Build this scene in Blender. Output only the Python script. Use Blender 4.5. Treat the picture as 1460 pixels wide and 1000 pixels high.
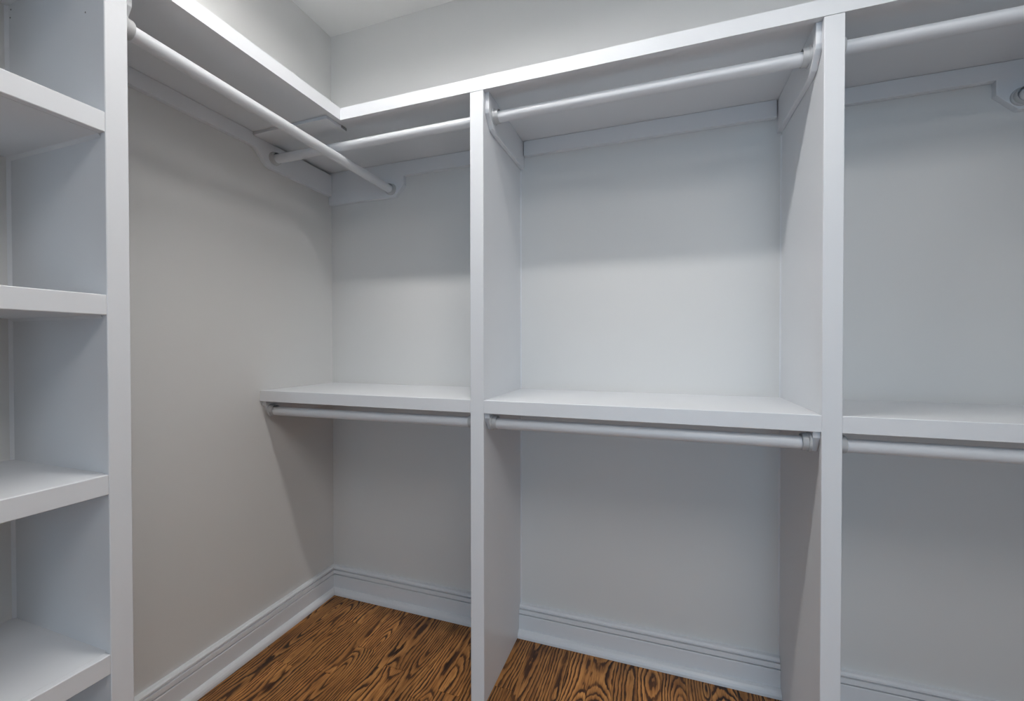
import bpy, bmesh, math, random
from mathutils import Vector, Matrix

for o in list(bpy.data.objects):
    bpy.data.objects.remove(o, do_unlink=True)
scene = bpy.context.scene
C = scene.collection
random.seed(7)

# ------------------------------------------------------------------ camera
# metres: x along the back wall from the left corner, y = 0 at the back wall, z up
CAM = Vector((1.5382, -1.7094, 1.2134))
YAW, PITCH, ROLL, F_MM = 0.33295, -0.01048, -0.00096, 14.94
fw = Vector((-math.sin(YAW) * math.cos(PITCH), math.cos(YAW) * math.cos(PITCH), math.sin(PITCH)))
r0 = Vector((math.cos(YAW), math.sin(YAW), 0)); u0 = r0.cross(fw)
rr = r0 * math.cos(ROLL) + u0 * math.sin(ROLL); uu = -r0 * math.sin(ROLL) + u0 * math.cos(ROLL)
cd = bpy.data.cameras.new('camera'); cam = bpy.data.objects.new('camera', cd); C.objects.link(cam)
cam.matrix_world = Matrix(((rr.x, uu.x, -fw.x, CAM.x), (rr.y, uu.y, -fw.y, CAM.y), (rr.z, uu.z, -fw.z, CAM.z), (0, 0, 0, 1)))
cd.sensor_fit = 'HORIZONTAL'; cd.sensor_width = 36; cd.lens = F_MM; cd.clip_start = 0.02
scene.camera = cam

# ------------------------------------------------------------------ light
w = bpy.data.worlds.new('world'); scene.world = w; w.use_nodes = True
w.node_tree.nodes['Background'].inputs[0].default_value = (0.55, 0.72, 1.0, 1)
w.node_tree.nodes['Background'].inputs[1].default_value = 0.3
LAMP_LEN, LAMP_W = 1.15, 0.10
LAMP_GLOW, DAY_POWER = 57.0, 58.0
FILL_PANEL, FILL_GLOW = (2.20, -2.10), 5.8  # position and strength of the added fill light
LAMPS = ((0.90, -0.93, 1.0),)   # x, y, relative strength
scene.view_settings.view_transform = 'Standard'; scene.view_settings.look = 'None'
scene.view_settings.gamma = 1.0; scene.view_settings.use_curve_mapping = False
scene.view_settings.exposure = 0.0

def area(name, loc, rot, sx, sy, power, col, shape='RECTANGLE'):
    d = bpy.data.lights.new(name, 'AREA'); d.shape = shape; d.size = sx; d.size_y = sy
    d.energy = power; d.color = col
    o = bpy.data.objects.new(name, d); C.objects.link(o); o.location = loc; o.rotation_euler = rot
    return o
# daylight at the window of the adjoining room, seen by the closet through its doorway
area('window_daylight', (1.60, -6.13, 1.30), (math.radians(90), 0, 0), 2.5, 1.7, DAY_POWER, (0.52, 0.77, 1.0))

# ------------------------------------------------------------------ materials
def nodes(m):
    m.use_nodes = True; nt = m.node_tree
    return nt, nt.nodes['Principled BSDF']

def paint(name, col, rough, var=0.02, bump=0.04, scale=60, spec=0.5, streak=(1, 1, 1)):
    m = bpy.data.materials.new(name); nt, b = nodes(m); N = nt.nodes; L = nt.links
    geo = N.new('ShaderNodeNewGeometry')
    mp = N.new('ShaderNodeMapping'); mp.inputs['Scale'].default_value = streak
    L.new(geo.outputs['Position'], mp.inputs[0])
    n = N.new('ShaderNodeTexNoise'); n.inputs['Scale'].default_value = 2.2; n.inputs['Detail'].default_value = 3
    L.new(mp.outputs[0], n.inputs['Vector'])
    cr = N.new('ShaderNodeMapRange'); cr.inputs[3].default_value = 1 - var; cr.inputs[4].default_value = 1 + var
    L.new(n.outputs[0], cr.inputs[0])
    mx = N.new('ShaderNodeVectorMath'); mx.operation = 'SCALE'; mx.inputs[0].default_value = col
    L.new(cr.outputs[0], mx.inputs['Scale']); L.new(mx.outputs[0], b.inputs['Base Color'])
    b.inputs['Roughness'].default_value = rough; b.inputs['Specular IOR Level'].default_value = spec
    n2 = N.new('ShaderNodeTexNoise'); n2.inputs['Scale'].default_value = scale; n2.inputs['Detail'].default_value = 4
    L.new(mp.outputs[0], n2.inputs['Vector'])
    bp = N.new('ShaderNodeBump'); bp.inputs['Strength'].default_value = bump; bp.inputs['Distance'].default_value = 0.002
    L.new(n2.outputs[0], bp.inputs['Height']); L.new(bp.outputs[0], b.inputs['Normal'])
    return m

M_WALL = paint('wall_paint', (0.71, 0.71, 0.703), 0.6, 0.012, 0.05, 220, 0.25)
M_CEIL = paint('ceiling_paint', (0.82,0.82,0.81), 0.8, 0.01, 0.05, 220, 0.2)
M_TRIM = paint('trim_paint', (0.76, 0.78, 0.81), 0.36, 0.012, 0.10, 90, 0.45)
M_ROD = paint('rod_paint', (0.74, 0.76, 0.79), 0.32, 0.01, 0.05, 90, 0.5)
M_SOCK = paint('socket_paint', (0.52, 0.53, 0.54), 0.4, 0.02, 0.1, 120, 0.4)
M_RAW = paint('raw_edge', (0.27, 0.265, 0.26), 0.8, 0.15, 0.3, 300, 0.2)
M_METAL = paint('lamp_metal', (0.8, 0.8, 0.79), 0.35, 0.02, 0.05, 90, 0.5)
M_GAP = paint('subfloor', (0.03, 0.018, 0.010), 0.9, 0.1, 0.1, 90, 0.1)

def oak():
    m = bpy.data.materials.new('stained_oak'); nt, b = nodes(m); N = nt.nodes; L = nt.links
    tc = N.new('ShaderNodeTexCoord'); oi = N.new('ShaderNodeObjectInfo')
    sp = N.new('ShaderNodeSeparateXYZ'); L.new(tc.outputs['Object'], sp.inputs[0])
    def math_(op, a, c=None, d=None):
        n = N.new('ShaderNodeMath'); n.operation = op
        for i, v in enumerate((a, c, d)):
            if v is None: continue
            if isinstance(v, (int, float)): n.inputs[i].default_value = v
            else: L.new(v, n.inputs[i])
        return n.outputs[0]
    rnd = oi.outputs['Random']
    W = math_('MULTIPLY', rnd, 137.0)
    r2 = math_('FRACT', math_('MULTIPLY', rnd, 17.31))
    r3 = math_('FRACT', math_('MULTIPLY', rnd, 71.77))
    def noise(sx, sy, detail, rough=0.5, dist=0.0):
        mp = N.new('ShaderNodeMapping'); mp.inputs['Scale'].default_value = (sx, sy, 1)
        L.new(tc.outputs['Object'], mp.inputs[0])
        n = N.new('ShaderNodeTexNoise'); n.noise_dimensions = '4D'; n.inputs['Scale'].default_value = 1
        n.inputs['Detail'].default_value = detail; n.inputs['Roughness'].default_value = rough
        n.inputs['Distortion'].default_value = dist
        L.new(mp.outputs[0], n.inputs['Vector']); L.new(W, n.inputs['W'])
        return n.outputs[0]
    # growth rings: the board is a slice off a log whose axis wanders and tilts
    wob = math_('SUBTRACT', noise(6, 2.2, 2), 0.5)
    wob2 = math_('SUBTRACT', noise(45, 14, 2), 0.5)
    ux = math_('ADD', sp.outputs[0], math_('MULTIPLY', math_('SUBTRACT', r2, 0.5), 0.085))
    ux = math_('ADD', ux, math_('MULTIPLY', wob, 0.05))
    hz = math_('MULTIPLY', math_('SUBTRACT', noise(0.5, 2.4, 1), 0.5), 0.17)
    hz = math_('ADD', hz, math_('MULTIPLY', sp.outputs[1], math_('MULTIPLY', math_('SUBTRACT', r3, 0.5), 0.12)))
    hz = math_('ADD', hz, 0.03)
    rad = math_('SQRT', math_('ADD', math_('MULTIPLY', ux, ux), math_('MULTIPLY', hz, hz)))
    ph = math_('ADD', math_('MULTIPLY', rad, 105.0), math_('MULTIPLY', wob2, 1.0))
    ph = math_('ADD', ph, math_('MULTIPLY', math_('SUBTRACT', noise(160, 30, 2), 0.5), 0.5))
    s = math_('FRACT', ph)
    ring = N.new('ShaderNodeValToRGB'); e = ring.color_ramp.elements
    e[0].position = 0.0; e[0].color = (0.05, 0.05, 0.05, 1); e[1].position = 1.0; e[1].color = (0.35, 0.35, 0.35, 1)
    for pos, v in ((0.20, 0.0), (0.36, 0.55), (0.6, 0.85), (0.88, 1.0)):
        q = e.new(pos); q.color = (v, v, v, 1)
    L.new(s, ring.inputs[0])
    # pores: short dark dashes along the grain
    por = noise(420, 12, 2, 0.6)
    pr = N.new('ShaderNodeMapRange'); pr.inputs[1].default_value = 0.30; pr.inputs[2].default_value = 0.52
    L.new(por, pr.inputs[0])
    pores = math_('MULTIPLY_ADD', pr.outputs[0], 0.5, 0.5)
    am = N.new('ShaderNodeMapRange'); am.inputs[1].default_value = 0.32; am.inputs[2].default_value = 0.66
    am.inputs[3].default_value = 0.38; am.inputs[4].default_value = 1.0
    L.new(noise(26, 3.5, 2), am.inputs[0])
    soft = math_('SUBTRACT', 1.0, math_('MULTIPLY', math_('SUBTRACT', 1.0, ring.outputs[0]), am.outputs[0]))
    fac = math_('MULTIPLY', soft, pores)
    # blotches taken up by the stain
    bl = N.new('ShaderNodeMapRange'); bl.inputs[1].default_value = 0.3; bl.inputs[2].default_value = 0.72
    bl.inputs[3].default_value = 0.62; bl.inputs[4].default_value = 1.12
    L.new(noise(22, 5, 3), bl.inputs[0])
    fac = math_('MULTIPLY', fac, bl.outputs[0])
    col = N.new('ShaderNodeValToRGB'); e = col.color_ramp.elements
    e[0].position = 0.0; e[0].color = (0.010, 0.004, 0.002, 1)
    e[1].position = 1.0; e[1].color = (0.62, 0.305, 0.095, 1)
    q = e.new(0.3); q.color = (0.085, 0.031, 0.011, 1)
    q = e.new(0.62); q.color = (0.37, 0.158, 0.044, 1)
    L.new(fac, col.inputs[0])
    tone = math_('MULTIPLY_ADD', r3, 0.4, 0.78)
    mx = N.new('ShaderNodeVectorMath'); mx.operation = 'SCALE'
    L.new(col.outputs[0], mx.inputs[0]); L.new(tone, mx.inputs['Scale'])
    L.new(mx.outputs[0], b.inputs['Base Color'])
    b.inputs['Roughness'].default_value = 0.42; b.inputs['Specular IOR Level'].default_value = 0.35
    bp = N.new('ShaderNodeBump'); bp.inputs['Strength'].default_value = 0.25; bp.inputs['Distance'].default_value = 0.0006
    L.new(fac, bp.inputs['Height']); L.new(bp.outputs[0], b.inputs['Normal'])
    return m
M_OAK = oak()

def glow(name, col, strength):
    m = bpy.data.materials.new(name); nt, b = nodes(m)
    b.inputs['Base Color'].default_value = (0.85, 0.85, 0.83, 1)
    b.inputs['Emission Color'].default_value = (*col, 1); b.inputs['Emission Strength'].default_value = strength
    return m

# ------------------------------------------------------------------ mesh helpers
def link(name, bm, mat, parent=None, smooth=False):
    bmesh.ops.recalc_face_normals(bm, faces=bm.faces)
    me = bpy.data.meshes.new(name); bm.to_mesh(me); bm.free(); me.materials.append(mat)
    if smooth:
        for p in me.polygons: p.use_smooth = True
        me.set_sharp_from_angle(angle=math.radians(40))
    o = bpy.data.objects.new(name, me); C.objects.link(o)
    if parent: o.parent = parent
    return o

def bevel(bm, r):
    if r > 0:
        bmesh.ops.bevel(bm, geom=[e for e in bm.edges], offset=r, segments=1, affect='EDGES', profile=0.5)

def box(name, lo, hi, mat, parent=None, r=0.0012):
    bm = bmesh.new()
    bmesh.ops.create_cube(bm, size=1)
    for v in bm.verts:
        v.co = Vector([(lo[i] + hi[i]) / 2 + v.co[i] * (hi[i] - lo[i]) for i in range(3)])
    bevel(bm, r)
    return link(name, bm, mat, parent)

def prism(name, pts, axis, a, b, mat, parent=None, r=0.0):
    """polygon pts given in the two axes other than `axis`, extruded from a to b"""
    oth = [i for i in range(3) if i != axis]
    bm = bmesh.new()
    def V(p, t):
        c = [0, 0, 0]; c[axis] = t; c[oth[0]] = p[0]; c[oth[1]] = p[1]
        return bm.verts.new(c)
    A = [V(p, a) for p in pts]; B = [V(p, b) for p in pts]
    n = len(pts)
    bm.faces.new(A); bm.faces.new(B)
    for i in range(n): bm.faces.new((A[i], A[(i + 1) % n], B[(i + 1) % n], B[i]))
    bmesh.ops.recalc_face_normals(bm, faces=bm.faces)
    bevel(bm, r)
    return link(name, bm, mat, parent)

def miter(name, prof, path, mat, parent=None):
    """profile [(outward, z)] swept along straight runs [(origin xy, outward xy)], mitred by the given stations"""
    bm = bmesh.new(); rings = []
    for (ox, oy), (nx, ny) in path:
        rings.append([bm.verts.new((ox + nx * d, oy + ny * d, z)) for d, z in prof])
    n = len(prof)
    for a, b in zip(rings[:-1], rings[1:]):
        for i in range(n): bm.faces.new((a[i], a[(i + 1) % n], b[(i + 1) % n], b[i]))
    bm.faces.new(rings[0]); bm.faces.new(rings[-1])
    return link(name, bm, mat, parent)

def lathe(name, prof, loc, axis, mat, parent=None, seg=28, closed=False):
    """profile [(radius, along)] turned about +axis at loc"""
    axis = Vector(axis).normalized(); q = Vector((0, 0, 1)).rotation_difference(axis)
    bm = bmesh.new(); rings = []
    for rad, t in prof:
        rings.append([bm.verts.new(q @ Vector((rad * math.cos(2 * math.pi * k / seg), rad * math.sin(2 * math.pi * k / seg), t)) + Vector(loc)) for k in range(seg)])
    pairs = list(zip(rings[:-1], rings[1:]))
    if closed: pairs.append((rings[-1], rings[0]))
    for a, b in pairs:
        for k in range(seg): bm.faces.new((a[k], a[(k + 1) % seg], b[(k + 1) % seg], b[k]))
    if not closed:
        bm.faces.new(rings[0]); bm.faces.new(rings[-1])
    return link(name, bm, mat, parent, smooth=True)

def thing(name, label, cat, loc=(0, 0, 0), group=None):
    o = bpy.data.objects.new(name, None); C.objects.link(o); o.location = loc
    o['label'] = label; o['category'] = cat
    if group: o['group'] = group
    o.empty_display_size = 0.05
    return o
def adopt(root):
    """children were built in world coordinates; keep them there"""
    m = Matrix.Translation(root.location).inverted()
    for c in root.children: c.matrix_parent_inverse = m
def struct(o, label, cat):
    o['kind'] = 'structure'; o['label'] = label; o['category'] = cat
    return o

# ------------------------------------------------------------------ dimensions
ZC = 2.743; XR = 2.92; YF = -3.40; TW = 0.11
ZU, ZUB = 2.1028, 2.0586          # upper shelf top, nosing bottom
ZUS = 2.0630                      # underside of the upper shelf boards
ZM, ZMB = 1.0334, 0.989           # lower shelf
DB = 0.410; DL = 0.4108           # shelf fronts
DD = 0.410                        # divider front
D1 = (0.941, 0.9892); D2 = (1.9368, 1.982)
DT = 0.3867; TY1, TY2 = -1.0703, -1.1138; TYE = -1.80
NT = 0.019                        # nosing thickness
DOOR = (0.95, 2.45, 2.10)         # closet doorway

# ------------------------------------------------------------------ the room
fl = struct(box('floor', (-0.1, -6.3, -0.12), (3.6, 0.1, -0.012), M_GAP, r=0), 'oak strip floor stained brown with dark open grain', 'floor')
PW = 0.0826
def plank(x, y0, y1):
    L_ = y1 - y0; bm = bmesh.new()
    bmesh.ops.create_cube(bm, size=1)
    for v in bm.verts: v.co = Vector((v.co.x * (PW - 0.0006), v.co.y * (L_ - 0.0006), v.co.z * 0.012))
    top = [e for e in bm.edges if all(v.co.z > 0 for v in e.verts)]
    bmesh.ops.bevel(bm, geom=top, offset=0.0007, segments=1, affect='EDGES')
    o = link('plank', bm, M_OAK, fl); o.location = (x, (y0 + y1) / 2, -0.006)
nrow = int(XR / PW) + 1
for i in range(nrow):
    x = 0.030 + PW * (i + 0.5) - 0.05
    y = YF - TW
    y -= random.uniform(0, 0.5)
    while y < 0:
        l = random.choice((0.55, 0.8, 1.05, 1.35))
        y1 = min(y + l, 0.0)
        if 0 - y1 < 0.18: y1 = 0.0
        plank(x, max(y, YF - TW), y1) if y1 > YF - TW + 0.05 else None
        y = y1
# the adjoining room's floor in front of the doorway
struct(box('floor', (-0.1, -6.2, -0.012), (3.6, YF - TW - 0.002, 0.0), M_OAK, r=0), 'stained oak floor of the adjoining room beyond the doorway', 'floor')

struct(box('ceiling', (-0.12, -6.3, ZC), (3.6, 0.12, ZC + 0.1), M_CEIL, r=0), 'flat off-white painted ceiling', 'ceiling')
struct(box('wall_left', (-0.12, -6.2, 0), (0, 0, ZC), M_WALL, r=0), 'light warm grey wall behind the shelf tower', 'wall')
struct(box('wall_back', (-0.12, 0, 0), (3.6, 0.12, ZC), M_WALL, r=0), 'light warm grey wall behind the hanging bays', 'wall')
struct(box('wall_right', (XR, YF - TW, 0), (XR + 0.12, 0, ZC), M_WALL, r=0), 'light warm grey wall at the far side of the last bay', 'wall')
wf = bmesh.new()
def add_box(bm, lo, hi):
    r = bmesh.ops.create_cube(bm, size=1)
    for v in r['verts']: v.co = Vector([(lo[i] + hi[i]) / 2 + v.co[i] * (hi[i] - lo[i]) for i in range(3)])
add_box(wf, (0, YF - TW, 0), (DOOR[0], YF, ZC)); add_box(wf, (DOOR[1], YF - TW, 0), (XR, YF, ZC))
add_box(wf, (DOOR[0], YF - TW, DOOR[2]), (DOOR[1], YF, ZC))
struct(link('wall_front', wf, M_WALL), 'light warm grey wall with the open doorway', 'wall')
dr = bmesh.new()
for y in (YF, YF - TW - 0.018):
    add_box(dr, (DOOR[0] - 0.08, y, 0), (DOOR[0], y + 0.018, DOOR[2] + 0.08))
    add_box(dr, (DOOR[1], y, 0), (DOOR[1] + 0.08, y + 0.018, DOOR[2] + 0.08))
    add_box(dr, (DOOR[0], y, DOOR[2]), (DOOR[1], y + 0.018, DOOR[2] + 0.08))
struct(link('trim_1', dr, M_TRIM), 'white casing around the open doorway', 'door casing')
# adjoining room shell with its window
struct(box('wall_right', (3.48, -6.2, 0), (3.6, YF - TW, ZC), M_WALL, r=0), 'light grey side wall of the adjoining room', 'wall')
wb = bmesh.new(); wx0, wx1, wz0, wz1 = 0.35, 2.85, 0.45, 2.15
add_box(wb, (-0.12, -6.32, 0), (wx0, -6.2, ZC)); add_box(wb, (wx1, -6.32, 0), (3.6, -6.2, ZC))
add_box(wb, (wx0, -6.32, 0), (wx1, -6.2, wz0)); add_box(wb, (wx0, -6.32, wz1), (wx1, -6.2, ZC))
struct(link('wall_front', wb, M_WALL), 'light grey outer wall of the adjoining room around its window', 'wall')

# baseboards: board with a stepped cap, shoe moulding at the floor
BB = [(0, 0.0), (0.026, 0.0), (0.026, 0.0845), (0.0250, 0.0862), (0.0110, 0.0866), (0.0110, 0.0900), (0.0240, 0.0905), (0.0230, 0.1070), (0.0100, 0.1074), (0.0100, 0.1106), (0.0205, 0.1112), (0.0200, 0.1175), (0.014, 0.1224), (0, 0.1235)]
SHOE = [(0.026, 0.0), (0.0475, 0.0), (0.0470, 0.009), (0.0440, 0.0165), (0.0380, 0.0225), (0.031, 0.0260), (0.026, 0.0270)]
def baseboard(name, path, label):
    b = struct(miter(name, BB, path, M_TRIM), label, 'baseboard')
    miter('shoe_moulding', SHOE, path, M_TRIM, b)
baseboard('baseboard_left', [((0, TY1 + 0.002), (1, 0)), ((0, 0), (1, -1))], 'white stepped baseboard along the left wall past the shelf tower')
baseboard('baseboard_back', [((0, 0), (1, -1)), ((D1[0] + 0.003, 0), (0, -1))], 'white stepped baseboard of the corner bay behind the first divider')
baseboard('baseboard_back', [((D1[1] - 0.003, 0), (0, -1)), ((D2[0] + 0.003, 0), (0, -1))], 'white stepped baseboard between the two dividers')
baseboard('baseboard_back', [((D2[1] - 0.003, 0), (0, -1)), ((XR, 0), (-1, -1))], 'white stepped baseboard of the bay beyond the second divider')
baseboard('baseboard_right', [((XR, 0), (-1, -1)), ((XR, YF), (-1, 1))], 'white stepped baseboard along the right wall')

# ------------------------------------------------------------------ L-shaped upper shelf
up = thing('upper_shelf', 'white upper shelf wrapping the corner above both dividers', 'shelf', (0, 0, ZU))
box('shelf_board', (0, -DB + NT, ZUS), (XR, 0, ZU - 0.0006), M_TRIM, up, 0)
box('shelf_board', (0, TYE - 0.02, ZUS), (DL - NT, -DB + NT - 0.0008, ZU - 0.0006), M_TRIM, up, 0)
box('shelf_board', (XR - DL + NT, YF, ZUS), (XR, -DB + NT - 0.0008, ZU - 0.0006), M_TRIM, up, 0)
def mitred_nosing(path):
    miter('nosing', [(-NT, ZUB), (0, ZUB), (0, ZU), (-NT, ZU)], path, M_TRIM, up)
mitred_nosing([((DL, TYE - 0.02), (1, 0)), ((DL, -DB), (1, -1))])
mitred_nosing([((DL, -DB), (1, -1)), ((XR - DL, -DB), (-1, -1))])
mitred_nosing([((XR - DL, -DB), (-1, -1)), ((XR - DL, YF), (-1, 0))])
# strip screwed under the joint of the two boards
box('joint_strip', (0.0, -0.447, ZUS - 0.012), (0.382, -0.343, ZUS), M_TRIM, up, 0.0008)
box('rough_end', (0.382, -0.372, ZUS - 0.009), (0.3845, -0.344, ZUS), M_RAW, up, 0.0005)
adopt(up)

# ------------------------------------------------------------------ cleats under the shelves
def tag(o, label, cat, group):
    o['label'] = label; o['category'] = cat; o['group'] = group
CT = 0.020
PI_ = 0.0035   # a divider's panel lies a little inside its stile
GC, GS = 'cleats along the walls under the upper shelf', 'side cleats carrying rod sockets'
def cleat(pts, axis, a, b, label, group):
    tag(prism('shelf_cleat', pts, axis, a, b, M_TRIM, None, 0.0010), label, 'shelf cleat', group)
ZUC = ZUS - 0.0005
cleat([(TY1 + 0.021, ZUC), (TY1 + 0.021, 2.010), (-0.446, 2.010), (-0.428, 2.000), (-0.385, 1.957), (-0.360, 1.950), (-CT - 0.0005, 1.947), (-CT - 0.0005, ZUC - 0.0125), (-0.4475, ZUC - 0.0125), (-0.4475, ZUC)], 0, 0, CT,
      'white cleat on the left wall, widening to a block near the corner', GC)
cleat([(0, ZUC), (0, 1.908), (0.380, 1.908), (0.428, 1.957), (0.428, 1.999), (D1[0] + 0.0032, 2.001), (D1[0] + 0.0032, ZUC)], 1, -CT, 0,
      'white cleat on the back wall in the corner bay, with a deep clipped block', GC)
cleat([(D1[1] - 0.003 + CT, 2.003), (D2[0] + 0.003 - CT, 2.003), (D2[0] + 0.003 - CT, ZUC), (D1[1] - 0.003 + CT, ZUC)], 1, -CT, 0,
      'plain straight white cleat on the back wall between the two dividers', GC)
cleat([(D2[1] - 0.0032, ZUC), (D2[1] - 0.0032, 2.008), (2.494, 2.011), (2.494, 1.966), (2.545, 1.915), (XR, 1.912), (XR, ZUC)], 1, -CT, 0,
      'white cleat on the back wall beyond the second divider, with a clipped block', GC)
SC = [(0, ZUC), (0, 1.953), (-0.325, 1.949), (-0.350, 1.956), (-0.386, 1.992), (-0.390, 2.004), (-0.390, ZUC)]
ST = 0.016     # side cleat thickness
cleat(SC, 0, D1[1] - PI_ + 0.0003, D1[1] - PI_ + ST, 'white side cleat under the upper shelf, on the first divider in the middle bay', GS)
cleat(SC, 0, D2[0] + PI_ - ST, D2[0] + PI_ - 0.0003, 'white side cleat under the upper shelf, on the second divider in the middle bay', GS)
cleat([(0.0, ZUC), (0.0, 1.984), (0.352, 1.984), (0.3560, 1.990), (0.3680, 2.009), (0.3680, ZUC)], 1, TY1 - PI_ + 0.0003, TY1 + 0.020,
      'white side cleat with clipped end on the flank of the shelf tower', GS)
LC = [(-0.0005, ZMB - 0.0004), (-0.0005, 0.930), (-0.350, 0.926), (-0.366, 0.930), (-0.3985, 0.972), (-0.3985, ZMB - 0.0004)]
cleat(LC, 0, 0, CT, 'small white side cleat on the left wall under the corner bay shelf', GS)
cleat(LC, 0, D1[1] - PI_ + 0.0003, D1[1] - PI_ + CT, 'white side cleat under the waist-high shelf, on the first divider in the middle bay', GS)
cleat(LC, 0, D2[0] + PI_ - CT, D2[0] + PI_ - 0.0003, 'white side cleat under the waist-high shelf, on the second divider in the middle bay', GS)

# ------------------------------------------------------------------ dividers
def divider(d, label):
    t = thing('closet_divider', label, 'divider', ((d[0] + d[1]) / 2, -DD, 0), 'upright dividers between the bays')
    # notched round nothing: the baseboards butt against it
    box('panel', (d[0] + PI_, -DD + NT, 0), (d[1] - PI_, 0, ZUS - 0.0005), M_TRIM, t, 0.0006)
    box('stile', (d[0], -DD, 0), (d[1], -DD + NT, ZUB - 0.0008), M_TRIM, t, 0.0014)
    for s, x in ((-1, d[0] + PI_), (1, d[1] - PI_)):
        for z0, z1 in ((0.124, 0.924), (ZM, 1.944)):
            prism('caulk_bead', [(x, 0), (x + s * 0.0045, 0), (x, -0.0045)], 2, z0, z1, M_TRIM, t)
    adopt(t)
divider(D1, 'white upright divider between the corner bay and the middle bay')
divider(D2, 'white upright divider between the middle bay and the bay by the right wall')

# ------------------------------------------------------------------ lower shelves
def lower_shelf(x0, x1, wall0, wall1, label):
    t = thing('lower_shelf', label, 'shelf', ((x0 + x1) / 2, -DD / 2, ZMB))
    a = x0 if wall0 else x0 - PI_ + 0.0003; b = x1 if wall1 else x1 + PI_ - 0.0003
    box('shelf_board', (a, -DD + NT, ZMB), (b, 0, ZM - 0.0005), M_TRIM, t, 0)
    box('nosing', (x0, -DD, ZMB), (x1, -DD + NT, ZM), M_TRIM, t, 0.0014)
    adopt(t)
lower_shelf(0, D1[0], True, False, 'white waist-high shelf in the corner bay between left wall and divider')
lower_shelf(D1[1], D2[0], False, False, 'white waist-high shelf spanning the middle bay between the two dividers')
lower_shelf(D2[1], XR, False, True, 'white waist-high shelf running from the second divider to the right wall')

# ------------------------------------------------------------------ clothes rods
RR = 0.0180
SOCKET = [(0.0150, 0.0), (0.0268, 0.0), (0.0268, 0.0040), (0.0255, 0.0060), (0.0236, 0.0066), (0.0232, 0.0190), (0.0224, 0.0205), (0.0214, 0.0205), (0.0208, 0.0190), (0.0208, 0.0040), (0.0150, 0.0040)]
def rod(p0, p1, label, group):
    p0 = Vector(p0); p1 = Vector(p1); ax = (p1 - p0).normalized(); L_ = (p1 - p0).length
    t = thing('clothes_rod', label, 'clothes rod', tuple((p0 + p1) / 2), group)
    dn = Vector((0, 0, -0.0028))
    lathe('pole', [(RR - 0.001, 0.006), (RR, 0.007), (RR, L_ - 0.007), (RR - 0.001, L_ - 0.006)], p0 + dn, ax, M_ROD, t, 32)
    for p, a in ((p0, ax), (p1, -ax)):
        lathe('socket', SOCKET, p, a, M_SOCK, t, 32, closed=True)
    adopt(t)
G1, G2 = 'upper clothes rods', 'lower clothes rods'
ZR = 1.984
rod((0.359, TY1, 1.9565), (0.361, -CT, 1.941), 'long white clothes rod parallel to the left wall, from tower to corner', G1)
rod((CT, -0.350, ZR + 0.011), (D1[0] + PI_, -0.350, ZR + 0.011), 'white clothes rod crossing above the long rod in the corner bay', G1)
rod((D1[1] - PI_ + ST, -0.344, ZR + 0.015), (D2[0] + PI_ - ST, -0.344, ZR + 0.015), 'white upper clothes rod between the two dividers', G1)
rod((D2[1] - PI_, -0.350, ZR + 0.020), (XR, -0.350, ZR + 0.020), 'white upper clothes rod from the second divider toward the right wall', G1)
rod((2.551, YF, 1.9505), (2.551, -CT, 1.9505), 'white clothes rod along the right wall, ending in a socket on the back cleat block', G1)
ZL = 0.955
rod((CT, -0.368, ZL - 0.006), (D1[0] + PI_, -0.375, ZL), 'white lower clothes rod under the shelf of the corner bay', G2)
rod((D1[1] - PI_ + CT, -0.375, ZL + 0.001), (D2[0] + PI_ - CT, -0.375, ZL + 0.001), 'white lower clothes rod under the middle bay shelf, between the dividers', G2)
rod((D2[1] - PI_, -0.375, ZL), (XR, -0.375, ZL), 'white lower clothes rod under the shelf reaching the right wall', G2)

# ------------------------------------------------------------------ shelf tower on the left wall
tw = thing('shelf_tower', 'white built-in tower of open shelves against the left wall', 'shelf unit', (DT / 2, (TY1 + TYE) / 2, 0))
ZT = ZUS - 0.0006
PY = TY2 + PI_
def stile(y0, y1): box('stile', (DT - NT, y0, 0), (DT, y1, ZUB - 0.0008), M_TRIM, tw, 0.0014)
stile(TY2, TY1); stile(TYE, TYE + 0.0435)
box('side_panel', (0, PY, 0), (DT - NT, TY1 - PI_, ZT), M_TRIM, tw, 0)
box('side_panel', (0, TYE + 0.003, 0), (DT - NT, TYE + 0.040, ZT), M_TRIM, tw, 0)
for z in (1.7292, 1.3273, 0.9290, 0.5276, 0.130):
    s = box('shelf', (0, TYE + 0.040, z - 0.0444), (DT - NT, PY, z - 0.0005), M_TRIM, tw, 0)
    box('nosing', (DT - NT, TYE + 0.0435, z - 0.0444), (DT - 0.0004, TY2, z), M_TRIM, s, 0.0014)
    prism('caulk_bead', [(PY, z - 0.0444), (PY - 0.006, z - 0.0444), (PY, z - 0.0444 - 0.007)], 0, 0.0, DT - NT - 0.002, M_TRIM, s)
prism('caulk_bead', [(0, PY), (0.006, PY), (0, PY - 0.006)], 2, 0.13, ZT, M_TRIM, tw)
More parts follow.
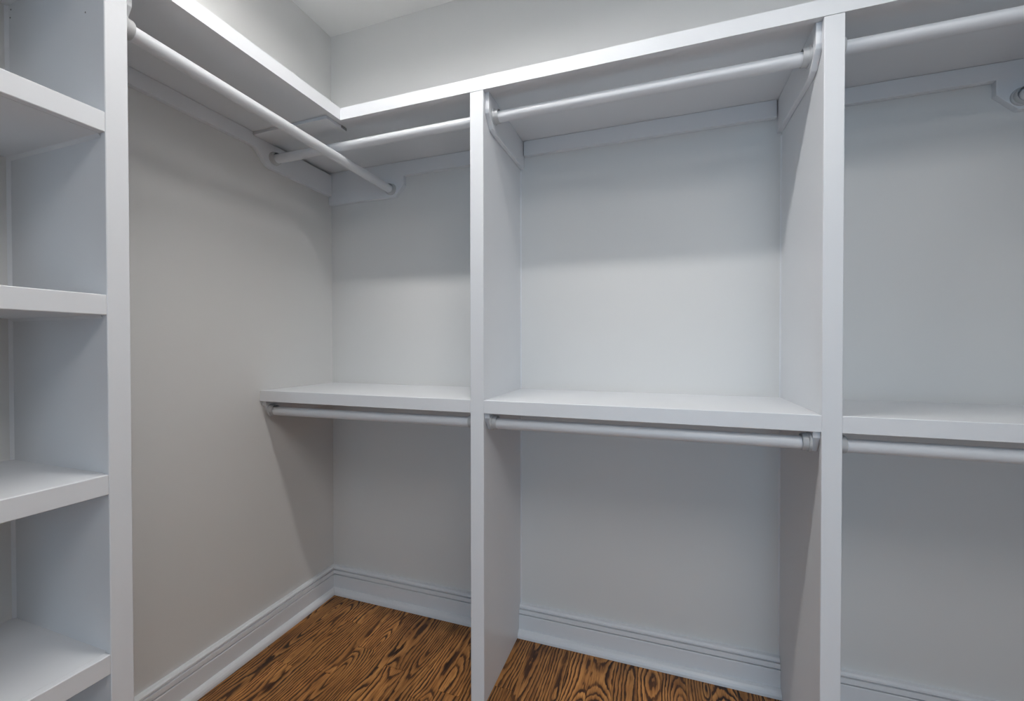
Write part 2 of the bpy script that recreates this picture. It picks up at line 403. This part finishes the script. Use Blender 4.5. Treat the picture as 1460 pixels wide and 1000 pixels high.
for x, z in ((0.016, 2.050), (0.0125, 2.031), (0.314, 1.967)):
    lathe('nail_hole', [(0.0004, 0.0), (0.0019, 0.0), (0.0019, 0.0006), (0.0004, 0.0006)], (x, PY, z), (0, -1, 0), M_RAW, tw, 10)
adopt(tw)

# ------------------------------------------------------------------ ceiling lamp (lights the closet, above the frame)
for (LX, yl, k), label in zip(LAMPS, ('long flat white ceiling lamp above the hanging bays',)):
    lp = thing('ceiling_lamp', label, 'ceiling lamp', (LX, yl, ZC))
    x0, x1 = LX - LAMP_LEN / 2, LX + LAMP_LEN / 2; hw = LAMP_W / 2
    box('base', (x0, yl - hw, ZC - 0.016), (x1, yl + hw, ZC), M_METAL, lp)
    box('lens', (x0 + 0.006, yl - hw + 0.006, ZC - 0.028), (x1 - 0.006, yl + hw - 0.006, ZC - 0.0165), glow('frosted_lens', (1.0, 0.975, 0.945), LAMP_GLOW * k), lp)
    RIM = 0.044
    for ya in (yl - hw, yl + hw - 0.0055): box('rim', (x0, ya, ZC - RIM), (x1, ya + 0.0055, ZC - 0.0165), M_METAL, lp)
    for xa, xb in ((x0, x0 + 0.0055), (x1 - 0.0055, x1)):
        box('end_cap', (xa, yl - hw + 0.006, ZC - RIM), (xb, yl + hw - 0.006, ZC - 0.0165), M_METAL, lp)
    adopt(lp)

# broad square panel added as soft fill light, behind and above the camera
pl = thing('fill_panel', 'broad square fill-light panel with a frosted lens, added on the ceiling near the right wall', 'ceiling lamp', (FILL_PANEL[0], FILL_PANEL[1], ZC))
px, py = FILL_PANEL; hp = 0.55
for lo, hi in (((px - hp, py - hp), (px + hp, py - hp + 0.02)), ((px - hp, py + hp - 0.02), (px + hp, py + hp)),
               ((px - hp, py - hp + 0.0202), (px - hp + 0.02, py + hp - 0.0202)), ((px + hp - 0.02, py - hp + 0.0202), (px + hp, py + hp - 0.0202))):
    box('frame', (lo[0], lo[1], ZC - 0.030), (hi[0], hi[1], ZC), M_METAL, pl)
box('lens', (px - hp + 0.0205, py - hp + 0.0205, ZC - 0.022), (px + hp - 0.0205, py + hp - 0.0205, ZC - 0.002), glow('fill_lens', (1.0, 0.985, 0.97), FILL_GLOW), pl, 0)
adopt(pl)
